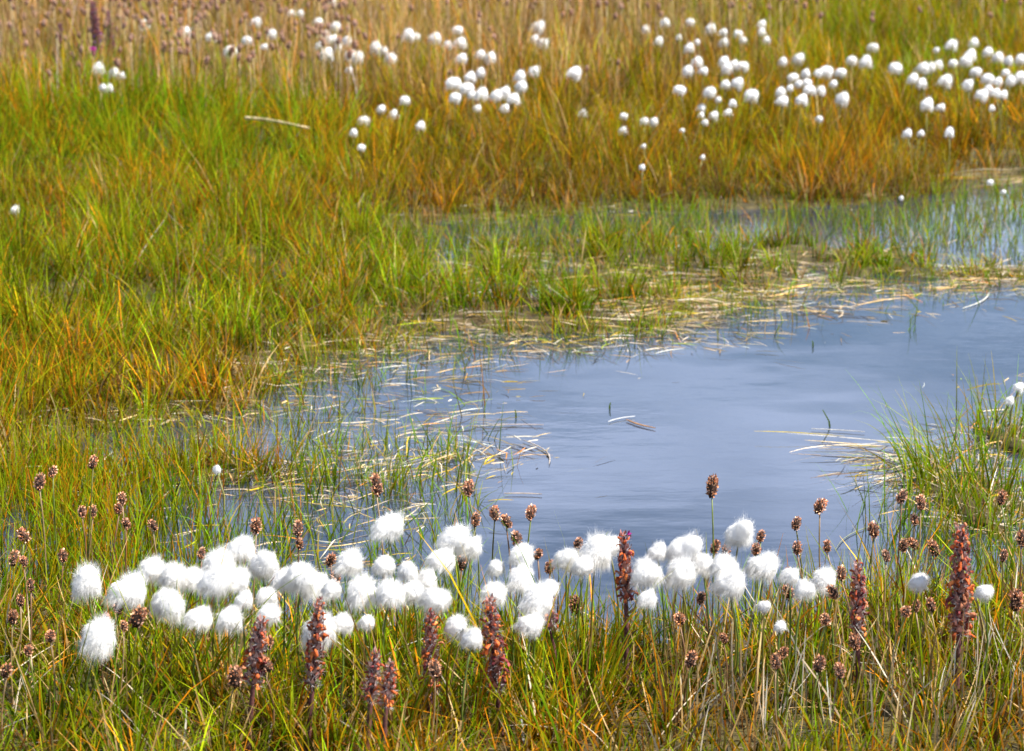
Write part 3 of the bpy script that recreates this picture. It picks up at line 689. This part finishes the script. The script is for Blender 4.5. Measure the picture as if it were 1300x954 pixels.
NEAR_STALK = [(118, 587, 0), (67, 599, 1), (50, 612, 2), (155, 633, 1), (151, 646, 0), (104, 650, 4), (118, 649, 1), (160, 665, 2), (194, 667, 1), (30, 680, 0), (18, 709, 4), (30, 713, 0), (80, 706, 2), (39, 743, 3), (26, 763, 3), (16, 784, 3),
    (64, 808, 5), (36, 826, 5), (8, 852, 3), (150, 770, 1), (175, 784, 3), (135, 787, 0), (157, 795, 1), (325, 668, 1), (256, 703, 2), (378, 671, 2), (380, 690, 4), (420, 711, 1), (404, 752, 2), (339, 818, 3), (335, 843, 3), (298, 860, 3), (426, 733, 4), (478, 616, 4),
    (595, 620, 1), (604, 660, 2), (628, 652, 0), (643, 662, 1), (674, 651, 1), (656, 685, 2), (683, 704, 4), (586, 714, 3), (734, 691, 2), (725, 717, 1), (748, 721, 5), (698, 720, 2), (730, 768, 3), (904, 618, 3), (1041, 643, 0), (1011, 665, 2), (1012, 696, 2),
    (1050, 694, 4), (966, 681, 2), (960, 698, 4), (908, 695, 3), (922, 700, 3), (1003, 729, 3), (1001, 752, 3), (1057, 752, 2), (863, 786, 5), (1048, 787, 5), (877, 837, 3), (919, 811, 3), (985, 840, 3), (993, 830, 3), (1040, 843, 3), (1066, 852, 3), (1085, 815, 3),
    (1109, 673, 2), (1125, 706, 2), (1145, 631, 2), (1169, 638, 1), (1161, 660, 2), (1147, 693, 2), (1160, 691, 3), (1185, 696, 3), (1272, 632, 3), (1274, 706, 3), (1163, 770, 3), (1182, 768, 3), (1150, 777, 5), (1297, 684, 3), (1290, 762, 3), (864, 705, 5), (545, 742, 3),
    (1068, 728, 2), (552, 850, 3), (890, 760, 2)]
def stalk_zone(u, v):
    if u < 90: return 'at the left edge of the near grass'
    if u < 215 and v < 720: return 'behind the leftmost cotton heads near water'
    if u < 215: return 'beside the leftmost cotton heads'
    if u < 450 and v > 780: return 'low before the densest cotton knot'
    if u < 450: return 'poking up through the densest cotton knot'
    if u < 700 and v < 700: return 'rising above the cotton row against blue water'
    if u < 800: return 'among the middle cotton heads'
    if u < 935 and v < 720: return 'behind the right of centre cotton heads'
    if u < 1100 and v > 770: return 'low in straw coloured grass, lower right'
    if u < 1100: return 'among the right end of the cotton row'
    if v < 720: return 'between the two right red spikes'
    return 'in the grass around the right red spikes'
st_items = []
for (u, v, k) in NEAR_STALK:
    if u < 240 and v < 720: vr = max(v+105, 752)+random.uniform(0, 20)
    else: vr = max(v+random.uniform(125, 165), 838 if u < 1000 else 812)
    w, h = (12.5, 19.5)
    if k == 3: w, h = 12.5, 21
    if k == 5: w, h = 13, 15
    if v > 835 or (u, v) in ((1290, 762), (175, 784), (730, 768)): w, h = 17, 26
    if (u, v) in ((904, 618), (478, 616)): w, h = 13, 26
    m = random.uniform(.8, 1.18)
    e = stalk(u, v, w*m, h*m, vr, k); st_items.append((e, u, v, w*m))
label_all(st_items, stalk_zone, 'brown seed stalk', (12.9, 15.5))

# far stalks: individuals that show, the rest one mass
far_root = []
n = 5200
x = rng.uniform(-2.6, 2.6, n); y = rng.uniform(7.6, 13.4, n); u, v = proj(x, y, .16)
for i in range(n):
    uu, vv = u[i], v[i]
    d = .0
    if uu < 460: d = 1.0 if vv < 112 else .12*(vv < 190)
    elif uu < 880: d = .45 if vv < 45 else (.08 if vv < 110 else 0)
    elif uu < 1050: d = .5 if vv < 50 else .0
    else: d = .22 if vv < 45 else .0
    if random.random() < d*.6*min(1, .25+1.3*float(vnoise(x[i], y[i], .35, 66))): far_root.append((x[i], y[i], uu, vv))
random.shuffle(far_root)
inview = [p for p in far_root if 4 < p[2] < 1296 and p[3] > 4]; inview.sort(key=lambda p: p[1])
indiv = inview[:215]; keep = set(id(p) for p in indiv); rest = [p for p in far_root if id(p) not in keep]
ST_FAR = []
for k in range(4):
    h = (.15, .17, .19, .21)[k]; pts = stem_pts(np.zeros(3), np.array([random.uniform(-.02, .02), 0, h]), 4, .01); V, Q, T = tube(pts, .0015, 4)
    c = [(.40, .28, .13), (.34, .22, .10), (.24, .18, .06), (.44, .33, .17)][k]
    ST_FAR.append((mesh_from('stalk', V, Q, M_straw, np.tile(c, (len(V), 1)), True, T), np.array(pts[-1])))
for (px, py, uu, vv) in indiv:
    me, tip = random.choice(ST_FAR); f = random.uniform(.8, 1.15)
    e = link('dry_seed_stalk', None, loc=(px, py, gz(px, py)), label='thin straw stalk with small brown seed head in the far dry band', cat='seed stalk', group='dry brown seed stalks across the back meadow')
    o = link('stalk', me, e); o.scale = (1, 1, f)
    core, husk = random.choice(SEED_FAR); q = link('seed_head', core, e, loc=tip*np.array([1, 1, f])); s = random.uniform(.8, 1.25)
    q.scale = (.0125*s, .0125*s, .0125*s); q.rotation_euler = (random.uniform(-.4, .4), random.uniform(-.4, .4), random.uniform(0, 6)); link('husks', husk, q)
acc = Acc()
def me_arrays(me):
    V = np.empty(len(me.vertices)*3, np.float32); me.vertices.foreach_get('co', V)
    C = np.empty(len(me.vertices)*4, np.float32); me.color_attributes['col'].data.foreach_get('color', C)
    Q = [tuple(p.vertices) for p in me.polygons if len(p.vertices) == 4]; T = [tuple(p.vertices) for p in me.polygons if len(p.vertices) == 3]
    return V.reshape(-1, 3).astype(float), np.array(Q), C.reshape(-1, 4)[:, :3].astype(float), np.array(T)
SA = [(me_arrays(m), t) for m, t in ST_FAR]; HA = [(me_arrays(a), me_arrays(b)) for a, b in SEED_FAR]
for (px, py, uu, vv) in rest:
    (V, Q, C, T), tip = random.choice(SA); f = random.uniform(.8, 1.2); b = np.array([px, py, gz(px, py)])
    acc.add(V*[1, 1, f]+b, Q, C, T); s = random.uniform(.8, 1.25)*.0125
    for (V, Q, C, T) in random.choice(HA): acc.add(V*s+tip*[1, 1, f]+b, Q, C, T if len(T) else None)
link('dry_seed_stalks', acc.mesh('dry_seed_stalks', M_husk), kind='stuff', label='mass of thin dry stalks with brown seed heads along the back of the meadow', cat='seed stalks')

# ------------------------------------------------------------------ wilted flower spikes
TINT = np.array([1.15, .95, .85])
def spike(u, vt, vb, w, vr, label, purple=0, seed=0, grey=.3, name='flower_spike_plant', cat='flower spike'):
    """vt: top of the spike, vb: where its flowers end, vr: root row"""
    r = np.random.default_rng(900+seed)
    root = at(u, vr, 0); root[2] = gz(root[0], root[1]); top = at_y(u, vt, root[1]); bot = at_y(u, vb, root[1]); s = scale_at(top); rad = w/2/s*1.22
    e = link(name, None, loc=root, label=label, cat=cat, group='wilted reddish flower spikes' if cat == 'flower spike' else None)
    e.rotation_euler = (r.uniform(-.07, .07), r.uniform(-.09, .09), 0); H = top[2]-root[2]; hb = max(.012, bot[2]-root[2]); lean = np.array([random.uniform(-.006, .006), random.uniform(-.006, .006)])
    pts = [np.array([lean[0]*t*t*2, lean[1]*t*t*2, H*t*.97]) for t in np.linspace(0, 1, 8)]
    V, Q, T = tube(pts, np.linspace(.0032, .0016, 8), 8); link('stem', mesh_from('stem', V, Q, M_spike, np.tile([.13, .05, .045], (len(V), 1)), True, T), e)
    fl = Acc(); br = Acc(); wl = Acc(); pp = Acc()
    nfl = int((H-hb)/.00125)
    for k in range(nfl):
        t = (k+.5)/nfl; z = hb+(H-hb)*t; th = k*2.399+r.uniform(-.3, .3); env = rad*(.62+.38*math.sin(math.pi*min(1, t*.8+.18)))*(1-.25*t)
        o = np.array([math.cos(th), math.sin(th), 0]); c0 = np.array([lean[0]*2*(z/H)**2, lean[1]*2*(z/H)**2, z])
        # bract: pointed, purplish grey
        sd = np.cross(o, [0, 0, 1]); L = env*r.uniform(.75, 1.05)
        p1 = c0+o*.002; p2 = c0+o*L*.6+np.array([0, 0, L*.35]); p3 = c0+o*L*.8+np.array([0, 0, L*.9]); wd = L*.24
        c = np.array([.34, .12, .09])*r.uniform(.6, 1.3)*(1-grey)+np.array([.42, .35, .34])*grey*r.uniform(.6, 1.3)
        br.add([p1-sd*wd*.5, p1+sd*wd*.5, p2+sd*wd, p2-sd*wd, p3], [(0, 1, 2, 3)], c, [(3, 2, 4)])
        # wilted corolla: short curled tube with a hooked lip
        if r.random() < .88 - grey*.5*(t < .35):
            L = env*r.uniform(.8, 1.15); th2 = th+r.uniform(-.5, .5); o2 = np.array([math.cos(th2), math.sin(th2), 0]); hook = r.uniform(-1.2, 1.6)
            P = []
            q = c0+o2*env*.25; a = r.uniform(.2, .9)
            for j in range(6):
                P.append(q.copy()); q = q+r.normal(0, env*.03, 3)+(o2*math.cos(a)+np.array([0, 0, 1])*math.sin(a))*L*.16; a -= hook*.45
            rr = env*np.array([.05, .08, .11, .13, .11, .04])*r.uniform(.6, 1.25)
            V, Q, T = tube(P, rr, 6)
            col = np.array(TINT*np.array([[.50, .13, .035], [.66, .24, .07], [.34, .08, .04], [.22, .05, .06], [.44, .20, .11]])[r.choice(5, p=[.27, .2, .24, .16, .13])])*r.uniform(.6, 1.2)
            cc = np.tile(col, (len(V), 1))*(.75+.5*r.random((len(V), 1))); fl.add(V+r.normal(0, env*.05, V.shape), Q, cc, T)
            if r.random() < .5:      # a curled papery lip
                q = P[-1]; sd2 = np.cross(o2, r.normal(size=3)); sd2 /= np.linalg.norm(sd2); dn = np.array([0, 0, -1.])+o2*.4
                V = [q-sd2*L*.1, q+sd2*L*.1, q+sd2*L*.16+dn*L*.2, q-sd2*L*.16+dn*L*.2, q+dn*L*.34-o2*L*.12]
                fl.add(V, [(0, 1, 2, 3)], col*1.5, [(3, 2, 4)])
        for _ in range(14):          # wool hairs
            a0 = c0+o*env*r.uniform(.1, .5); dd = o+r.normal(0, .6, 3); dd /= np.linalg.norm(dd); sw = np.cross(dd, r.normal(size=3)); sw /= np.linalg.norm(sw)
            L3 = env*r.uniform(.3, .65); ww = .00018
            wl.add([a0-sw*ww, a0+sw*ww, a0+dd*L3+sw*ww*.4, a0+dd*L3-sw*ww*.4], [(0, 1, 2, 3)], np.array([.48, .43, .42]))
    for j in range(purple):
        th = r.uniform(3.6, 5.8); z = H*r.uniform(.93, 1.0) if purple < 5 else hb+(H-hb)*r.uniform(.3, 1); o2 = np.array([math.cos(th), math.sin(th), .4]); q = np.array([lean[0]*2*(z/H)**2, lean[1]*2*(z/H)**2, z-.001])+o2*rad*.12; P = []; a = .7
        for _ in range(6): P.append(q.copy()); q = q+(o2*math.cos(a)+np.array([0, 0, 1])*math.sin(a))*rad*.2; a -= .5
        for _k in range(4):
            sw = np.cross(o2, r.normal(size=3)); sw /= np.linalg.norm(sw); dd = o2*.5+r.normal(0, .5, 3)+np.array([0, 0, .5]); dd /= np.linalg.norm(dd); q = P[1]; l = rad*.42
            pp.add([q-sw*l*.1, q+sw*l*.1, q+dd*l*.6+sw*l*.28, q+dd*l*.6-sw*l*.28, q+dd*l], [(0, 1, 2, 3)], np.array([.40, .03, .24])*r.uniform(.7, 1.2), [(3, 2, 4)])
    V, Q = blob(rad*.2, rad*.2, (H-hb)*.48, 10, 10); V = V+np.array([0, 0, (H+hb)*.5]); V[:, :2] += (lean*2)[None]*(V[:, 2:3]/H)**2; fl.add(V, Q, np.array([.10, .04, .04]))
    link('wilted_flowers', fl.mesh('wilted_flowers', M_spike), e); link('bracts', br.mesh('bracts', M_spike), e); link('wool', wl.mesh('wool', M_wool), e)
    if purple: link('purple_petals', pp.mesh('purple_petals', M_spike), e)
    # small feathery leaves low on the stem
    lf = Acc(); m = 9; zz = rng.uniform(.0, max(.02, hb), m)
    lf.add(*ribbons(np.stack([0*zz, 0*zz, zz], 1), rng.uniform(0, 6.28, m), rng.uniform(.4, 1, m), rng.uniform(.2, .9, m), np.full(m, .022), np.full(m, .005), np.tile([.10, .09, .03], (m, 1)), np.tile([.2, .10, .04], (m, 1)), 4))
    link('leaf_tuft', lf.mesh('leaf_tuft', M_grass), e)
    return e
spike(391, 758, 870, 30, 985, 'wilted spike half hidden behind a large low cotton head', 0, 1, .5)
spike(315, 784, 872, 33, 990, 'wilted greyish red spike below the dense cotton knot', 0, 2, .45)
spike(466, 828, 895, 27, 1010, 'short woolly reddish spike, left one of a low pair', 0, 3, .5)
spike(486, 842, 900, 26, 1020, 'shortest woolly red spike, right one of a low pair', 0, 4, .4)
spike(545, 772, 880, 30, 960, 'rusty orange and purple brown spike left of two low cotton heads', 0, 5, .15)
spike(636, 753, 875, 33, 960, 'tall rust red spike in front of the middle cotton heads', 0, 6, .15)
spike(712, 744, 800, 26, 925, 'dark wilted spike with a single pink petal at its top', 2, 7, .3)
spike(794, 680, 765, 28, 905, 'upright orange brown spike with a pink speck, rising among cotton heads', 1, 8, .1)
spike(1089, 712, 800, 29, 915, 'rust brown spike with pale wool, just right of the cotton row', 0, 9, .35)
spike(1212, 669, 808, 36, 925, 'tallest and thickest reddish spike, near the right side', 0, 10, .25)
TINT = np.array([.45, .4, 1.8])
spike(129, 2, 75, 15, 140, 'dark purple brown spike far off among the dry stalks', 0, 11, .1)
spike(147, 14, 62, 11, 125, 'fainter dark spike just right of the far purple brown one', 0, 12, .1)
spike(80, 30, 62, 11, 125, 'small dark spike left of the far pair in dry stalks', 0, 14, .1)
def pink_flower():
    u, v = 118, 65; root = at(u, 152, 0); root[2] = gz(root[0], root[1]); top = at_y(u, v, root[1]); s = scale_at(top); rad = 7/s
    e = link('pink_flower', None, loc=root, label='small vivid pink flower far off at the upper left', cat='flower')
    V, Q, T = tube(stem_pts(np.zeros(3), top-root, 5), .0016, 5); link('stem', mesh_from('stem', V, Q, M_stem, np.tile([.12, .08, .04], (len(V), 1)), True, T), e)
    a = Acc(); n = 46; th = rng.uniform(0, 6.28, n); el = rng.uniform(0.1, 1.4, n)
    a.add(*ribbons(np.tile(top-root, (n, 1)), th, 1.57-el, np.full(n, .5), np.full(n, rad), np.full(n, rad*.35), np.tile([.40, .02, .26], (n, 1)), np.tile([.68, .05, .48], (n, 1)), 3, taper=.4)); link('petals', a.mesh('petals', M_spike), e)
    V, Q = blob(rad*.45, rad*.45, rad*.5, 10, 6); link('calyx', mesh_from('calyx', V, Q, M_husk, np.tile([.12, .03, .06], (len(V), 1)), True), e, loc=top-root-np.array([0, 0, rad*.5]))
pink_flower()

# ------------------------------------------------------------------ single straws and leaves floating on open water
def floating(u0, v0, u1, v1, wpx, col, label, name='floating_straw', cat='straw', bow=0.0, z=.0022):
    a = at(u0, v0, z); b = at(u1, v1, z); s = scale_at(a); n = 8; L = b-a; sd = np.array([-L[1], L[0], 0]); sd /= np.linalg.norm(sd)
    top = []; bt = []; 
    V = []
    for k in range(n+1):
        t = k/n; p = L*t+sd*bow*np.linalg.norm(L)*math.sin(math.pi*t); w = wpx/s/2*(1-abs(2*t-1)**2*.75)
        V += [p-sd*w, p-sd*w*.4+np.array([0, 0, .0011]), p+sd*w*.4+np.array([0, 0, .0011]), p+sd*w]
    Q = [(4*k+j, 4*k+j+1, 4*k+5+j, 4*k+4+j) for k in range(n) for j in range(3)] + [(4*k+3, 4*k, 4*k+4, 4*k+7) for k in range(n)]
    link(name, mesh_from(name, V, Q, M_straw, np.tile(col, (len(V), 1)), True), None, a, label, cat)
floating(772, 536, 806, 529, 2.2, (.5, .5, .5), 'thin pale straw floating beside the brown leaf in mid pond', bow=.1)
floating(795, 533, 832, 544, 4.2, (.34, .17, .06), 'narrow brown leaf floating alone in the middle of the pond', 'floating_leaf', 'leaf', -.06)
floating(640, 627, 688, 628, 2.8, (.38, .30, .24), 'dull tan straw lying on the water above the central seed stalks', bow=.05)
floating(664, 559, 697, 590, 2.6, (.42, .36, .3), 'pale bent straw at the right tip of the middle straw raft', bow=.1)
floating(1030, 545, 1098, 549, 1.8, (.48, .45, .4), 'long pale straw on open water left of the right tussock, upper of two', bow=.03)
floating(1048, 567, 1130, 562, 2.0, (.48, .45, .4), 'long pale straw on open water left of the right tussock, lower of two', bow=-.03)
floating(625, 540, 690, 540, 2.4, (.40, .32, .28), 'short tan straw floating between the raft and the mid pond leaf', bow=.04)
floating(600, 404, 690, 452, 1.6, (.42, .30, .18), 'slanting brown straw in the litter below the grass islet', bow=.04)
floating(985, 380, 1040, 395, 2.8, (.50, .46, .36), 'pale straw floating off the front of the islet', bow=.04)
floating(1060, 700, 1130, 662, 1.6, (.16, .18, .14), 'dark thin straw sunk at the foot of the right tussock', bow=.1, z=.0015)
floating(1222, 392, 1256, 372, 2.2, (.55, .52, .44), 'thick pale straw slanting on the water at upper right', bow=-.06)
# fallen pale stalk on the far bank
a = at(312, 150, .13); b = at(392, 163, .12)
V, Q, T = tube([a*0, (b-a)*.33+np.array([0, 0, .004]), (b-a)*.66+np.array([0, 0, .003]), b-a], [.0045, .004, .0035, .003], 6)
link('fallen_stalk', mesh_from('fallen_stalk', V, Q, M_straw, np.tile([.55, .44, .24], (len(V), 1)), True, T), None, a, 'thick pale stalk fallen across the green grass below the upper left bunch', 'stalk')

# standing blades on open water, one by one
def lone(u, v, pts, label, col=((.05, .08, .01), (.16, .24, .02))):
    p = at(u, v, 0); s = scale_at(p); e = [np.array([(a-u)/s, (c)/s*.15, (v-b)/s/CP]) for a, b, c in pts]
    n = len(e); V = []
    for k, q in enumerate(e):
        w = .0016*(1-k/n*.75); V += [q+[-w, 0, 0], q+[w, 0, 0]]
    Q = [(2*k, 2*k+1, 2*k+3, 2*k+2) for k in range(n-1)]; C = np.array([np.array(col[0])*(1-(k//2)/n)+np.array(col[1])*(k//2)/n for k in range(2*n)])
    link('grass_blade', mesh_from('grass_blade', V, Q, M_grass, C), None, p-np.array([0, 0, .003]), label, 'grass blade', kind='thing')
lone(1054, 542, [(1054, 542, 0), (1052, 532, 0), (1044, 518, 2)], 'single bent green blade standing alone right of mid pond')
lone(1032, 441, [(1032, 441, 0), (1032, 433, 0), (1031, 431, 1)], 'tiny upright blade tip alone in the upper pond')
lone(774, 520, [(774, 520, 0), (774, 513, 0), (775, 509, 1)], 'tiny dark blade tip above the floating brown leaf')
lone(655, 530, [(655, 532, 0), (655, 524, 0), (654, 518, 1)], 'short upright blade alone left of mid pond')
lone(508, 672, [(508, 672, 0), (518, 662, 3), (532, 650, 6), (545, 634, 8)], 'broad green blade slanting right beside the tall peaked cotton head')

# ------------------------------------------------------------------ light
SUN_EL, SUN_AZ = R(54), R(105)      # azimuth measured clockwise from +Y (behind the camera, to the right)
sd_ = bpy.data.lights.new('sun', 'SUN'); sd_.energy = 5.0; sd_.angle = R(0.6); sd_.color = (1, .965, .91)
so = bpy.data.objects.new('sun', sd_); COL.objects.link(so)
dirv = np.array([math.sin(SUN_AZ)*math.cos(SUN_EL), math.cos(SUN_AZ)*math.cos(SUN_EL), math.sin(SUN_EL)])
from mathutils import Vector
so.rotation_euler = Vector(dirv).to_track_quat('Z', 'Y').to_euler(); so.location = (0, 0, 20)
w = bpy.data.worlds.new('World'); scene.world = w; w.use_nodes = True; nt = w.node_tree; nt.nodes.clear(); N = nt.nodes.new; Lk = nt.links.new
out = N('ShaderNodeOutputWorld'); bg = N('ShaderNodeBackground'); bg.inputs['Strength'].default_value = 0.065
sky = N('ShaderNodeTexSky'); sky.sky_type = 'NISHITA'; sky.sun_disc = False; sky.sun_elevation = SUN_EL; sky.sun_rotation = SUN_AZ; sky.altitude = 1500; sky.air_density = 1.0; sky.dust_density = .6; sky.ozone_density = 1.5
tc = N('ShaderNodeTexCoord'); mp = N('ShaderNodeMapping'); mp.inputs['Scale'].default_value = (1.2, 1.2, 4.5); mp.inputs['Location'].default_value = (.35, 0, .2); Lk(tc.outputs['Generated'], mp.inputs['Vector'])
nz = N('ShaderNodeTexNoise'); nz.inputs['Scale'].default_value = 2.6; nz.inputs['Detail'].default_value = 5; nz.inputs['Roughness'].default_value = .5; Lk(mp.outputs[0], nz.inputs['Vector'])
cr = N('ShaderNodeValToRGB'); cr.color_ramp.elements[0].position = .40; cr.color_ramp.elements[1].position = .68; Lk(nz.outputs['Fac'], cr.inputs[0])
mx = N('ShaderNodeMixRGB'); mx.inputs['Color2'].default_value = (13.8, 15.8, 21.8, 1)
ml = N('ShaderNodeMath'); ml.operation = 'MULTIPLY'; ml.inputs[1].default_value = .75; Lk(cr.outputs[0], ml.inputs[0])
sp = N('ShaderNodeSeparateXYZ'); Lk(tc.outputs['Generated'], sp.inputs[0]); el = N('ShaderNodeMapRange'); el.inputs['From Min'].default_value = .30; el.inputs['From Max'].default_value = .75
el.inputs['To Min'].default_value = 1; el.inputs['To Max'].default_value = .12; Lk(sp.outputs['Z'], el.inputs['Value']); m2 = N('ShaderNodeMath'); m2.operation = 'MULTIPLY'; Lk(ml.outputs[0], m2.inputs[0]); Lk(el.outputs[0], m2.inputs[1])
Lk(m2.outputs[0], mx.inputs['Fac']); Lk(sky.outputs[0], mx.inputs['Color1']); Lk(mx.outputs[0], bg.inputs['Color']); Lk(bg.outputs[0], out.inputs[0])

scene.view_settings.view_transform = 'Standard'; scene.view_settings.look = 'None'; scene.view_settings.gamma = 1; scene.view_settings.exposure = 1.30
scene.cycles.max_bounces = 6; scene.cycles.transparent_max_bounces = 8; scene.cycles.use_denoising = True
try: scene.cycles.denoiser = 'OPENIMAGEDENOISE'
except Exception: pass
